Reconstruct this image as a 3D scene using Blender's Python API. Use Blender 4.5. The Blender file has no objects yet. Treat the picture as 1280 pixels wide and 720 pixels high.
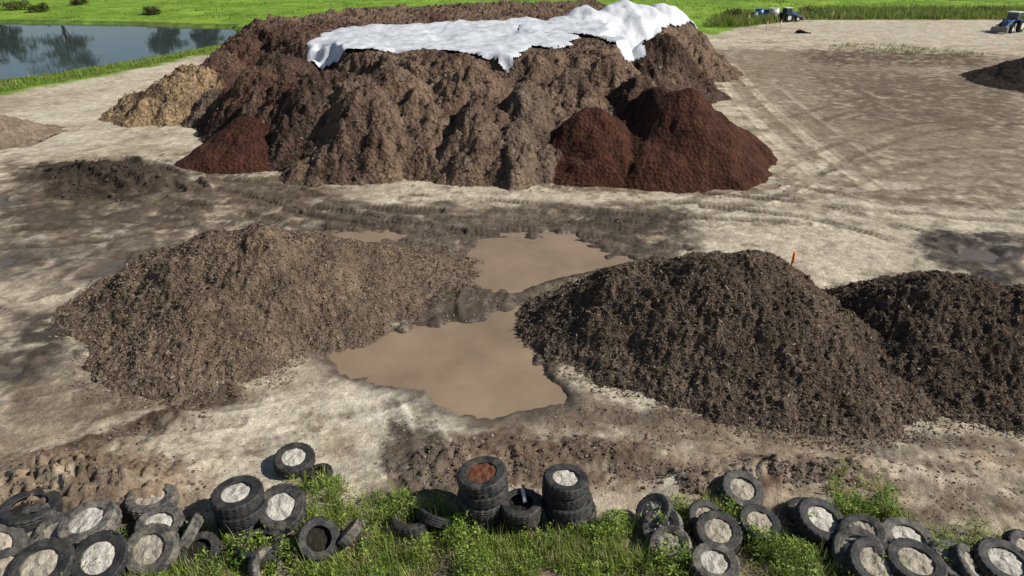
import bpy, math, numpy as np
from mathutils import Vector, Matrix
rng=np.random.default_rng(7)
scene=bpy.context.scene
H=11.0; PITCH=math.radians(27); F=865.0
SP,CP=math.sin(PITCH),math.cos(PITCH)
# ---- survey: drone picture -> metres on the site (x east, y north, z up)
def site(u,v,z=0.0):
    dx=(u-640)/F; dy=(360-v)/F
    ry=CP+dy*SP; rz=-SP+dy*CP
    t=(z-H)/rz
    return (dx*t, ry*t)
def sites(pts,z=0.0): return [site(u,v,z) for u,v in pts]

# ---------------- noise
_perm=np.random.default_rng(3).permutation(256); _perm=np.concatenate([_perm,_perm])
_ang=np.random.default_rng(5).random(256)*2*np.pi; _gx=np.cos(_ang); _gy=np.sin(_ang)
def pn(x,y,seed=0):
    x=np.asarray(x,dtype=np.float64)+seed*17.13; y=np.asarray(y,dtype=np.float64)+seed*9.71
    xi=np.floor(x).astype(np.int64); yi=np.floor(y).astype(np.int64)
    xf=x-xi; yf=y-yi
    u=xf*xf*xf*(xf*(xf*6-15)+10); v=yf*yf*yf*(yf*(yf*6-15)+10)
    def g(ix,iy,dx,dy):
        h=_perm[_perm[ix&255]+(iy&255)]
        return _gx[h]*dx+_gy[h]*dy
    a=g(xi,yi,xf,yf); b=g(xi+1,yi,xf-1,yf); c=g(xi,yi+1,xf,yf-1); d=g(xi+1,yi+1,xf-1,yf-1)
    return ((a+(b-a)*u)+((c+(d-c)*u)-(a+(b-a)*u))*v)*1.5
def fbm(x,y,sc,octv=4,seed=0,gain=0.5):
    r=0;a=1.0;s=0
    for o in range(octv):
        f=2.03**o/sc; ca,sa=math.cos(o*.9),math.sin(o*.9)
        r=r+a*pn((x*ca-y*sa)*f,(x*sa+y*ca)*f,seed+o*3); s+=a; a*=gain
    return r/s*1.4
def ridged(x,y,sc,octv=3,seed=0):
    r=0;a=1.0;s=0
    for o in range(octv):
        f=2.1**o/sc; ca,sa=math.cos(o*1.1+.4),math.sin(o*1.1+.4)
        r=r+a*(1-2*np.abs(pn((x*ca-y*sa)*f,(x*sa+y*ca)*f,seed+o*5))); s+=a;a*=.5
    return r/s
def ss(a,b,x):
    t=np.clip((x-a)/(b-a),0,1); return t*t*(3-2*t)
def sdpoly(X,Y,pts):
    d=np.full(X.shape,1e9); inside=np.zeros(X.shape,bool); n=len(pts)
    for i in range(n):
        x1,y1=pts[i]; x2,y2=pts[(i+1)%n]
        ex,ey=x2-x1,y2-y1
        t=np.clip(((X-x1)*ex+(Y-y1)*ey)/(ex*ex+ey*ey+1e-9),0,1)
        d=np.minimum(d,(X-x1-t*ex)**2+(Y-y1-t*ey)**2)
        c=((y1>Y)!=(y2>Y))
        with np.errstate(all='ignore'):
            xx=(x2-x1)*(Y-y1)/((y2-y1) if y2!=y1 else 1e-9)+x1
        inside^=(c&(X<xx))
    d=np.sqrt(d); return np.where(inside,-d,d)
def dline(X,Y,pts):
    d=np.full(X.shape,1e9); al=np.zeros(X.shape); L=0
    for i in range(len(pts)-1):
        x1,y1=pts[i]; x2,y2=pts[i+1]; ex,ey=x2-x1,y2-y1; l=math.hypot(ex,ey)
        t=np.clip(((X-x1)*ex+(Y-y1)*ey)/(l*l+1e-9),0,1)
        q=np.hypot(X-x1-t*ex,Y-y1-t*ey); m=q<d
        d=np.where(m,q,d); al=np.where(m,L+t*l,al); L+=l
    return d,al

# ---------------- mesh helper
def mkmesh(name,V,Fa,mats,col=None,wet=None,smooth=True,matidx=None,parent=None):
    V=np.asarray(V,dtype=np.float32); Fa=np.asarray(Fa,dtype=np.int32)
    me=bpy.data.meshes.new(name); k=Fa.shape[1]
    me.vertices.add(len(V)); me.vertices.foreach_set('co',V.ravel())
    me.loops.add(Fa.size); me.loops.foreach_set('vertex_index',Fa.ravel())
    me.polygons.add(len(Fa)); me.polygons.foreach_set('loop_start',np.arange(0,Fa.size,k,dtype=np.int32))
    try: me.polygons.foreach_set('loop_total',np.full(len(Fa),k,dtype=np.int32))
    except Exception: pass
    me.polygons.foreach_set('use_smooth',np.full(len(Fa),smooth,dtype=bool))
    for m in mats: me.materials.append(m)
    if matidx is not None: me.polygons.foreach_set('material_index',np.asarray(matidx,dtype=np.int32))
    me.update(calc_edges=True)
    if col is not None:
        a=me.color_attributes.new('Col','FLOAT_COLOR','POINT')
        c=np.ones((len(V),4),dtype=np.float32); c[:,:3]=col; a.data.foreach_set('color',c.ravel())
    if wet is not None:
        a=me.attributes.new('wet','FLOAT','POINT'); a.data.foreach_set('value',np.asarray(wet,dtype=np.float32))
    ob=bpy.data.objects.new(name,me); scene.collection.objects.link(ob)
    if parent: ob.parent=parent
    return ob
def gridfaces(nx,ny):
    i=np.arange(nx-1); j=np.arange(ny-1); I,J=np.meshgrid(i,j)
    a=(J*nx+I).ravel(); return np.stack([a,a+1,a+nx+1,a+nx],1)

# ---------------- materials
def newmat(name):
    m=bpy.data.materials.new(name); m.use_nodes=True; nt=m.node_tree
    return m,nt,nt.nodes['Principled BSDF']
def N(nt,t,**k):
    n=nt.nodes.new(t)
    for a,b in k.items(): setattr(n,a,b)
    return n
def noise(nt,vec,scale,detail=4,rough=.6):
    n=N(nt,'ShaderNodeTexNoise'); n.inputs['Scale'].default_value=scale; n.inputs['Detail'].default_value=detail; n.inputs['Roughness'].default_value=rough
    nt.links.new(vec,n.inputs['Vector']); return n.outputs['Fac']
def maprange(nt,val,a,b,c,d):
    n=N(nt,'ShaderNodeMapRange'); nt.links.new(val,n.inputs[0])
    for i,x in zip((1,2,3,4),(a,b,c,d)): n.inputs[i].default_value=x
    return n.outputs[0]
def mathn(nt,op,a,b):
    n=N(nt,'ShaderNodeMath',operation=op)
    for i,x in enumerate((a,b)):
        if isinstance(x,(int,float)): n.inputs[i].default_value=x
        else: nt.links.new(x,n.inputs[i])
    return n.outputs[0]
def scalecol(nt,col,fac):
    n=N(nt,'ShaderNodeVectorMath',operation='SCALE')
    if isinstance(col,tuple): n.inputs[0].default_value=col[:3]
    else: nt.links.new(col,n.inputs[0])
    nt.links.new(fac,n.inputs['Scale']); return n.outputs[0]
def attrmat(name,f1=6,f2=40,lo=.75,hi=1.25,bump=.03,bscale=30,rough=.95,wet=False,voro=0,grit=False):
    m,nt,b=newmat(name)
    co=N(nt,'ShaderNodeTexCoord').outputs['Object']
    at=N(nt,'ShaderNodeAttribute',attribute_name='Col').outputs['Color']
    n1=maprange(nt,noise(nt,co,f1,5),.3,.7,lo,hi)
    n2=maprange(nt,noise(nt,co,f2,3),.3,.7,lo,hi)
    f=mathn(nt,'MULTIPLY',n1,n2)
    if grit:
        f=mathn(nt,'MULTIPLY',f,maprange(nt,noise(nt,co,3.1,9,.78),.40,.60,.80,1.14))
        f=mathn(nt,'MULTIPLY',f,maprange(nt,noise(nt,co,22,4,.7),.52,.66,1.04,.62))
        f=mathn(nt,'MULTIPLY',f,maprange(nt,noise(nt,co,.7,10,.7),.42,.60,1.06,.80))
    c=scalecol(nt,at,f)
    hgt=noise(nt,co,bscale,6,.7)
    if voro:
        v=N(nt,'ShaderNodeTexVoronoi'); v.inputs['Scale'].default_value=voro; nt.links.new(co,v.inputs['Vector'])
        hgt=mathn(nt,'ADD',hgt,mathn(nt,'MULTIPLY',v.outputs['Distance'],.8))
    nt.links.new(c,b.inputs['Base Color'])
    bp=N(nt,'ShaderNodeBump'); bp.inputs['Distance'].default_value=bump; bp.inputs['Strength'].default_value=1
    nt.links.new(hgt,bp.inputs['Height']); 
    b.inputs['Roughness'].default_value=rough
    b.inputs['Specular IOR Level'].default_value=.2
    if wet:
        w=N(nt,'ShaderNodeAttribute',attribute_name='wet').outputs['Fac']
        nt.links.new(maprange(nt,w,0,1,.95,.28),b.inputs['Roughness'])
        nt.links.new(maprange(nt,w,0,1,.12,.55),b.inputs['Specular IOR Level'])
        nt.links.new(maprange(nt,w,0,1,1.0,.45),bp.inputs['Strength'])
    nt.links.new(bp.outputs[0],b.inputs['Normal'])
    return m
M_ground=attrmat('soil_and_sand',f1=1.7,f2=14,lo=.85,hi=1.15,bump=.05,bscale=8,wet=True,grit=True)
M_mulch=attrmat('shredded_mulch',f1=3,f2=14,lo=.68,hi=1.32,bump=.07,bscale=11,voro=14)
M_compost=attrmat('compost_surface',f1=1.2,f2=5,lo=.68,hi=1.32,bump=.15,bscale=4.5,voro=5)
M_chip=attrmat('wood_chips',f1=8,f2=30,lo=.8,hi=1.2,bump=.005,bscale=60)
M_clod=attrmat('mud_clods',f1=8,f2=30,lo=.75,hi=1.25,bump=.02,bscale=30)
def leafmat(name):
    m,nt,b=newmat(name)
    at=N(nt,'ShaderNodeAttribute',attribute_name='Col').outputs['Color']
    nt.links.new(at,b.inputs['Base Color']); b.inputs['Roughness'].default_value=.55; b.inputs['Specular IOR Level'].default_value=.3
    tr=N(nt,'ShaderNodeBsdfTranslucent'); nt.links.new(at,tr.inputs[0])
    mx=N(nt,'ShaderNodeMixShader'); mx.inputs[0].default_value=.35
    nt.links.new(b.outputs[0],mx.inputs[1]); nt.links.new(tr.outputs[0],mx.inputs[2])
    nt.links.new(mx.outputs[0],nt.nodes['Material Output'].inputs[0]); return m
M_leaf=leafmat('leaves')
def plain(name,c,rough=.6,spec=.4,var=.2,sc=6,metal=0,bump=.0,bs=20):
    m,nt,b=newmat(name); co=N(nt,'ShaderNodeTexCoord').outputs['Object']
    f=maprange(nt,noise(nt,co,sc,5),.3,.7,1-var,1+var)
    nt.links.new(scalecol(nt,c,f),b.inputs['Base Color']); b.inputs['Roughness'].default_value=rough; b.inputs['Specular IOR Level'].default_value=spec; b.inputs['Metallic'].default_value=metal
    if bump:
        bp=N(nt,'ShaderNodeBump'); bp.inputs['Distance'].default_value=bump; nt.links.new(noise(nt,co,bs,5),bp.inputs['Height']); nt.links.new(bp.outputs[0],b.inputs['Normal'])
    return m

# ---------------- world, sun, camera
w=bpy.data.worlds.new('World'); scene.world=w; w.use_nodes=True; nt=w.node_tree
sky=nt.nodes.new('ShaderNodeTexSky'); sky.sky_type='NISHITA'; sky.sun_disc=False
EL=math.radians(40); s=Vector((.95,-.14,0)).normalized()*math.cos(EL); s.z=math.sin(EL)
sky.sun_elevation=EL; sky.sun_rotation=math.atan2(s.x,s.y); sky.dust_density=.6
bg=nt.nodes['Background']; bg.inputs[1].default_value=.062; nt.links.new(sky.outputs[0],bg.inputs[0])
ld=bpy.data.lights.new('sun','SUN'); ld.energy=5.0; ld.angle=math.radians(.5); ld.color=(1,.965,.90)
lo=bpy.data.objects.new('sun',ld); scene.collection.objects.link(lo); lo.rotation_euler=s.to_track_quat('Z','Y').to_euler(); lo.location=(30,-10,40)
cd=bpy.data.cameras.new('camera'); cam=bpy.data.objects.new('camera',cd); scene.collection.objects.link(cam)
cam.location=(0,0,H); cam.rotation_euler=(math.pi/2-PITCH,0,0); cd.sensor_width=36; cd.lens=36*F/1280; cd.clip_end=5000; cd.clip_start=.1
scene.camera=cam
scene.view_settings.view_transform='Standard'; scene.view_settings.look='None'; scene.view_settings.exposure=0

# ================= GROUND
def axis(segs):
    out=[segs[0][0]]
    for a,b,s0,s1 in segs:
        x=a
        while x<b-1e-6:
            t=(x-a)/(b-a); x+=s0+(s1-s0)*t; out.append(min(x,b))
    return np.array(out)
xp=axis([(0,13,.07,.07),(13,26,.07,.16),(26,60,.16,.4),(60,140,.4,2.5),(140,2500,2.5,250)])
xs=np.concatenate([-xp[:0:-1],xp])
ys=np.concatenate([np.array([-400,-150,-60,-20,-5,2,5,7]),axis([(8,23,.06,.07),(23,60,.07,.22),(60,115,.22,.6),(115,180,.6,3),(180,3500,3,300)])])
gx,gy=np.meshgrid(xs,ys); X=gx.ravel(); Y=gy.ravel(); NV=len(X)
PALE=np.array((.55,.50,.415)); TAN=np.array((.38,.32,.25)); WHITE=np.array((.64,.60,.52))
GRASS=np.array((.17,.29,.035))

POND=sites([(-700,112),(-160,112),(0,99),(70,90),(140,79),(215,66),(262,57),(292,47),(300,37),(285,31),(150,27),(0,25),(-250,24),(-700,26)])
PUD=[sites([(590,300),(640,291),(720,289),(762,318),(805,322),(700,345),(650,360),(630,368),(585,352),(572,325)]),
     sites([(395,437),(460,406),(560,403),(600,398),(640,384),(680,420),(670,445),(712,490),(700,505),(610,523),(570,502),(540,484),(470,480),(430,462)]),
     sites([(415,290),(455,285),(510,292),(490,300),(430,301)]),
     sites([(128,325),(168,318),(172,326),(150,340),(120,345)]),
     sites([(-60,247),(0,247),(36,251),(28,255),(-60,255)]),
     sites([(-60,455),(0,456),(30,462),(10,470),(-60,472)]),
     sites([(-60,318),(0,320),(30,324),(10,332),(-60,330)]),
     sites([(1185,308),(1225,310),(1260,320),(1240,330),(1195,320)])]
PUDK=[1,1,.7,.75,.8,.7,.7,.8]
def bumps_h(X,Y):
    z=np.zeros(X.shape)
    for (u,v,h,r,a) in [(70,603,.38,.9,1.6),(135,612,.42,.7,1.2),(190,625,.3,.7,1),(30,640,.25,1,1.5),(235,575,.16,.5,1.5),
        (500,600,.10,.6,1.2),(560,585,.16,.7,1.2),(625,575,.2,.5,1.8),(700,580,.18,.6,1.6),(780,570,.12,.5,1.2),
        (875,608,.25,.45,.9),(960,590,.18,.5,1.5),(1010,598,.2,.5,1.3),(270,490,.22,.35,.9),(225,525,.18,.35,1.0),(170,555,.15,.4,1.2),
        (120,220,.55,.8,2.6),(180,229,.5,.6,2.2),(80,234,.3,.6,2),(560,378,.10,.5,1.4),(1130,590,.12,.5,2)]:
        cx,cy=site(u,v)
        d=((X-cx)/(a))**2+((Y-cy)/r)**2
        z+=h*np.exp(-d*1.2)
    return z
n_big=fbm(X,Y,9,3,1); n1=fbm(X,Y,2.6,4,2); n2=fbm(X,Y,.7,4,3); n3=fbm(X,Y,.22,3,4,.7); strk=fbm(X*.2,Y,1.3,5,5,.6)
wx=X+fbm(X,Y,1.2,4,11,.6)*.75*np.clip(Y/20,.6,3); wy=Y+fbm(X,Y,1.2,4,12,.6)*.75*np.clip(Y/20,.6,3)
col=TAN+(PALE-TAN)*np.clip(.65+n_big*.8+n1*.7+n2*.5,0,1)[:,None]
wet=np.zeros(NV); rough=np.full(NV,.15)
def overlay(m,c):
    global col
    col=col*(1-m[:,None])+np.array(c)*m[:,None]
overlay(ss(.15,.5,strk)*ss(24,34,Y)*ss(110,80,Y)*.5*ss(2,12,X),(.17,.13,.10))
overlay(ss(.14,.4,fbm(X*.6,Y,1.1,6,15,.7))*.5*ss(60,40,Y),(.23,.185,.145))
overlay(ss(.12,.35,fbm(X,Y,.5,5,16,.7))*.4*ss(34,22,Y),(.23,.185,.145))
overlay(ss(.14,.3,fbm(X,Y,1.8,6,17,.7))*.6*ss(60,30,Y),(.16,.128,.10))
overlay(ss(.1,.4,fbm(X,Y,1.1,6,18,.7))*.45*ss(60,30,Y),(.62,.58,.50))
def region(pts,c,st,soft=.6,grain=.5,w=0,r=None,z=0):
    global col,wet,rough
    pts=sites(pts); xsv=[p[0] for p in pts]; ysv=[p[1] for p in pts]; mg=4+soft*2
    I=np.where((X>min(xsv)-mg)&(X<max(xsv)+mg)&(Y>min(ysv)-mg)&(Y<max(ysv)+mg))[0]
    d=sdpoly(wx[I],wy[I],pts)
    m=ss(soft*.8,-soft*.8,d+n1[I]*soft*1.2+n2[I]*soft*.6)*st*np.clip(1-grain+grain*(.5+n2[I]*1.8+n1[I]*1.1+n3[I]*.6)*1.9,0,1)
    col[I]=col[I]*(1-m[:,None])+np.array(c)*m[:,None]
    wet[I]=np.maximum(wet[I]*(1-m*.5),m*w)
    if r is not None: rough[I]=rough[I]*(1-m)+r*m
region([(420,232),(700,240),(1000,245),(1280,262),(1290,285),(1000,275),(860,262),(600,250),(420,250)],(.52,.47,.39),.7,.8,.4)
region([(850,285),(1140,290),(1160,330),(1000,350),(850,310)],(.52,.47,.39),.7,.8,.4)
region([(0,150),(120,130),(140,150),(180,170),(0,205)],(.54,.50,.43),.7,1,.3)
region([(880,60),(1300,70),(1300,235),(1080,235),(960,170),(900,110)],(.22,.178,.136),.85,2,.3)
region([(1000,85),(1300,100),(1300,170),(1050,150)],(.15,.118,.09),.75,2,.5)
region([(1000,60),(1230,68),(1240,84),(1010,82)],(.11,.078,.056),.85,1.5,.6)
region([(1000,28),(1300,25),(1300,60),(1130,54),(1010,44)],(.50,.46,.39),.85,1.5,.25)
region([(0,205),(200,200),(420,225),(440,310),(330,300),(180,300),(0,310)],(.135,.108,.083),.95,1,.45,.15,.5)
region([(400,252),(870,258),(860,318),(800,332),(560,325),(400,305)],(.12,.098,.076),.97,.7,.3,.3,.5)
region([(700,262),(850,268),(850,312),(790,322),(770,300)],(.075,.06,.047),.92,.4,.3,.35,.6)
region([(480,318),(580,320),(640,360),(670,380),(650,400),(560,410),(440,415),(430,400)],(.095,.076,.059),1,.4,.2,.35,.8)
region([(40,208),(180,196),(225,230),(150,256),(70,250)],(.058,.043,.033),1,.5,.1,.2,1.2)
region([(0,255),(240,258),(240,285),(0,285)],(.10,.08,.062),.9,.6,.4,.4,.6)
region([(60,300),(200,290),(260,280),(180,330),(100,360),(60,340)],(.12,.096,.074),.9,.5,.4,.4,.6)
region([(0,345),(110,330),(120,370),(70,480),(0,520)],(.34,.29,.235),.7,.6,.5,.1)
region([(20,395),(115,385),(105,475),(0,495),(0,425)],(.075,.06,.047),.97,.5,.35,.6,.4)
region([(0,300),(80,303),(75,340),(0,348)],(.10,.082,.067),.85,.5,.35,.7,.3)
region([(1140,290),(1290,292),(1290,372),(1240,357),(1160,324)],(.045,.035,.028),1,.4,.25,.5,.7)
region([(1040,238),(1290,230),(1290,264),(1100,258)],(.18,.145,.11),.8,.6,.55)
region([(560,340),(590,300),(640,285),(720,285),(770,310),(825,324),(720,354),(705,490),(725,515),(610,540),(560,510),(385,450),(385,425),(560,395)],(.11,.087,.067),.97,.4,.25,.45,.5)
region([(70,450),(420,440),(420,470),(300,500),(100,560),(60,500)],(.42,.365,.295),.7,.5,.6)
region([(430,480),(570,480),(580,540),(560,560),(500,545),(420,530)],WHITE,.9,.35,.35)
region([(250,500),(430,500),(480,560),(430,600),(280,600)],(.56,.52,.44),.7,.5,.5)
region([(0,480),(200,470),(190,520),(0,560)],(.22,.175,.135),.85,.4,.5)
region([(290,476),(314,492),(150,567),(60,600),(40,570),(190,523)],(.09,.063,.045),1,.28,.3,0,1)
region([(0,570),(160,570),(240,590),(260,650),(0,700)],(.22,.165,.12),.88,.4,.4,0,.8)
region([(480,520),(560,540),(580,620),(500,630),(470,590)],(.11,.088,.068),.95,.3,.4,.2,.8)
region([(560,540),(640,535),(830,550),(860,600),(700,620),(560,620)],(.165,.12,.09),.95,.3,.4,0,.7)
region([(640,495),(720,500),(1000,535),(1290,550),(1290,575),(1000,565),(700,545)],(.19,.148,.113),.9,.4,.4,0,.4)
region([(800,560),(1290,570),(1290,640),(860,625)],(.32,.25,.195),.85,.5,.5,0,.4)
region([(930,575),(1060,580),(1090,605),(930,610)],(.13,.092,.066),.88,.25,.4,0,.8)
region([(1090,580),(1290,600),(1290,625),(1120,610)],(.52,.46,.39),.75,.3,.5)
region([(850,590),(900,590),(900,630),(850,625)],(.12,.078,.055),.85,.2,.4,0,.8)
region([(0,640),(260,650),(1290,630),(1290,800),(0,800)],(.17,.135,.098),.8,.3,.4,0,.6)
region([(215,190),(380,185),(620,210),(700,228),(900,238),(985,215),(990,222),(900,244),(700,238),(600,222),(380,205),(260,208)],(.13,.08,.056),.8,.5,.45,0,.4)
zt=np.zeros(NV)
def track(pts,c,st=.7,gauge=.95,wd=.28,depth=.04,tread=.22):
    global col,zt
    base=np.array(sites(pts)); 
    t=np.linspace(0,len(base)-1,len(base)*6-5); i=np.clip(np.floor(t).astype(int),0,len(base)-2); f=(t-i)[:,None]
    p0=base[np.clip(i-1,0,len(base)-1)];p1=base[i];p2=base[i+1];p3=base[np.clip(i+2,0,len(base)-1)]
    q=.5*((2*p1)+(-p0+p2)*f+(2*p0-5*p1+4*p2-p3)*f**2+(-p0+3*p1-3*p2+p3)*f**3)
    tg=np.gradient(q,axis=0); tg/=np.linalg.norm(tg,axis=1)[:,None]+1e-9; nm=np.stack([-tg[:,1],tg[:,0]],1)
    for s_ in (-1,1):
        l=q+nm*gauge*s_
        I=np.where((X>l[:,0].min()-1)&(X<l[:,0].max()+1)&(Y>l[:,1].min()-1)&(Y<l[:,1].max()+1))[0]
        if len(I)==0: continue
        d,al=dline(X[I],Y[I],l.tolist())
        tr=.75+.25*np.sin(al/tread*2*np.pi+d*9)
        m=ss(wd*1.25,wd*.7,d+n2[I]*.12)*st*tr*np.clip(.8+n1[I]*1.6,0,1)
        col[I]=col[I]*(1-m[:,None])+np.array(c)*m[:,None]
        zt[I]-=m*depth-ss(wd*1.9,wd*1.2,d)*ss(wd*.7,wd*1.2,d)*depth*.6*np.clip(.8+n1[I]*1.6,0,1)
dk=(.085,.067,.051); md=(.13,.103,.08)
track([(905,80),(935,120),(980,165),(1065,235)],(.54,.48,.40),1,.95,.4)
track([(950,100),(1010,150),(1090,210)],(.44,.39,.32),.7)
track([(1280,150),(1150,160),(1050,190),(960,235),(860,262)],md,.7)
track([(1280,110),(1120,120),(1000,150)],md,.7)
track([(1280,190),(1150,195),(1040,225),(950,250)],md,.6)
track([(880,250),(1000,262),(1100,285),(1180,310),(1240,330)],dk,.9)
track([(1290,270),(1180,262),(1050,250),(980,238)],md,.8)
track([(0,262),(100,245),(200,240),(330,262),(450,282),(560,300)],dk,.95,wd=.36,depth=.11)
track([(0,280),(150,268),(300,262),(430,250),(640,262),(840,285)],dk,.9,depth=.10)
track([(0,232),(120,240),(260,232),(380,240)],dk,.85,depth=.09)
track([(60,210),(130,220),(200,245)],(.05,.038,.03),.8,depth=.22,wd=.4)
track([(100,203),(165,212),(225,240)],(.05,.038,.03),.8,depth=.22,wd=.4)
track([(380,300),(520,285),(680,280),(860,300)],dk,.9,depth=.10)
track([(340,250),(500,275),(700,270),(830,262),(1000,270)],dk,.8,depth=.08)
track([(220,230),(330,240),(420,262),(540,272)],dk,.85,depth=.10)
track([(0,300),(120,292),(240,272),(360,275)],dk,.85,depth=.09)
track([(520,640),(525,590),(515,540),(500,500)],dk,.6,.35,.25,.03)
track([(20,520),(100,500),(180,480),(330,470)],md,.65,depth=.05)
track([(60,620),(200,560),(350,520),(500,470)],md,.5)
track([(0,540),(150,520),(300,500)],md,.5)
track([(1280,590),(1100,575),(950,560),(800,555),(700,545)],md,.7,depth=.05)
track([(1280,640),(1150,610),(1050,590)],md,.65)
track([(600,420),(590,380),(600,340),(560,310)],dk,.7,.8,.3,.09)
track([(0,360),(60,380),(100,350),(160,310)],dk,.75,depth=.07)
track([(0,190),(120,180),(250,130)],(.2,.165,.13),.5)
zp=np.zeros(NV)
for k,(pd,f) in enumerate(zip(PUD,PUDK)):
    a=np.array(pd); I=np.where((X>a[:,0].min()-2)&(X<a[:,0].max()+2)&(Y>a[:,1].min()-2)&(Y<a[:,1].max()+2))[0]
    d=sdpoly(X[I]+n1[I]*.6+n2[I]*.35,Y[I]+n1[I]*.45+n2[I]*.35,pd)
    m=ss(.35,-.45,d)*f; zp[I]-=m*.19
    wr=ss(.7,0,d+n2[I]*.3)*.8
    col[I]=col[I]*(1-wr[:,None])+np.array((.10,.078,.06))*wr[:,None]; wet[I]=np.maximum(wet[I],wr)
    rough[I]=np.maximum(rough[I],.45*ss(.8,0,np.abs(d)))
col=PALE*np.clip(col/PALE,0,2)**1.08*np.array((1.10,1.045,.945))
dp=sdpoly(X+n1*.8,Y+n1*.5,POND)
BANK=sites([(-400,150),(0,120),(60,108),(150,92),(268,66),(300,50),(330,44),(560,40),(850,40),(895,44),(925,34),(1000,25),(1100,24),(1300,24),(1900,20),(3000,4)])
BANK=[(-300,BANK[0][1])]+BANK+[(2500,400),(2500,3400),(-2500,3400),(-2500,60)]
dg=sdpoly(X+n1*1.2,Y+n1*1.2+n2*.5,BANK)
g=ss(.6,-.6,dg)
gc=GRASS*(1+.3*n_big[:,None]+.3*n1[:,None])
gc=gc+np.clip(n_big*.5+fbm(X*.3,Y,6,3,30)*.6,0,1)[:,None]*np.array((.10,.05,.01))
nearb=ss(95,80,Y)
gc=gc*(1-nearb[:,None]*.5*np.clip(.5+n2*1.5,0,1)[:,None])+np.array((.16,.15,.06))*(nearb*.5*np.clip(.5+n2*1.5,0,1))[:,None]
col=col*(1-g[:,None])+gc*g[:,None]*1.12; wet*=1-g
mr=ss(.9,.1,np.abs(dp-.3))*.7*(Y>0); col=col*(1-mr[:,None])+np.array((.06,.07,.03))*mr[:,None]
zpond=-ss(.4,-1.5,dp)*1.3
hill=ss(180,1200,Y)*40*(0.6+.5*fbm(X,Y,500,2,40))
rough*=(1-g)
clod=ridged(X,Y,.4,3,20)*.45+fbm(X,Y,.18,2,22)*.5
Z=n1*.03+n2*.022+rough*(clod*.09+n2*.07)+bumps_h(X,Y)*(1+clod*.6)+zt+zp+zpond+hill+g*n2*.04
V=np.stack([X,Y,Z],1)
col=np.clip(col*(1+n3[:,None]*.25),.01,.8)
ground=mkmesh('ground',V,gridfaces(len(xs),len(ys)),[M_ground],col,wet)

def gz(x,y):
    ix=np.clip(np.searchsorted(xs,x)-1,0,len(xs)-2); iy=np.clip(np.searchsorted(ys,y)-1,0,len(ys)-2)
    Zg=Z.reshape(len(ys),len(xs))
    fx=(x-xs[ix])/(xs[ix+1]-xs[ix]); fy=(y-ys[iy])/(ys[iy+1]-ys[iy])
    return (Zg[iy,ix]*(1-fx)+Zg[iy,ix+1]*fx)*(1-fy)+(Zg[iy+1,ix]*(1-fx)+Zg[iy+1,ix+1]*fx)*fy

# ---- water
def water(name,c,rough,ior,rip,sc):
    m,nt,b=newmat(name); co=N(nt,'ShaderNodeTexCoord').outputs['Object']
    f=maprange(nt,noise(nt,co,.45,5),.3,.7,.78,1.15)
    nt.links.new(scalecol(nt,c,f),b.inputs['Base Color']); b.inputs['Roughness'].default_value=rough; b.inputs['IOR'].default_value=ior
    bp=N(nt,'ShaderNodeBump'); bp.inputs['Distance'].default_value=rip; nt.links.new(noise(nt,co,sc,3),bp.inputs['Height']); nt.links.new(bp.outputs[0],b.inputs['Normal'])
    return m
M_pud=water('muddy_water',(.29,.208,.135),.08,1.33,.002,2.5)
M_pudclear=water('puddle_water',(.13,.105,.08),.08,1.33,.001,2)
M_pond=water('pond_water',(.06,.08,.085),.02,1.6,.004,1.0)
def flat(name,pts,z,mat,grow=1.0):
    a=np.array(pts); c=a.mean(0); d=a-c; L=np.linalg.norm(d,axis=1)[:,None]; a=c+d*(L+grow)/L
    me=bpy.data.meshes.new(name); me.from_pydata([(x,y,z) for x,y in a],[],[list(range(len(a)))]); me.materials.append(mat)
    o=bpy.data.objects.new(name,me); scene.collection.objects.link(o); return o
for k,pd in enumerate(PUD): flat('puddle',pd,-.085-.004*(k%2),M_pud if k<3 else M_pudclear,1.1 if k<2 else .6)
flat('pond',POND,-.35,M_pond,1.0)

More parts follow.
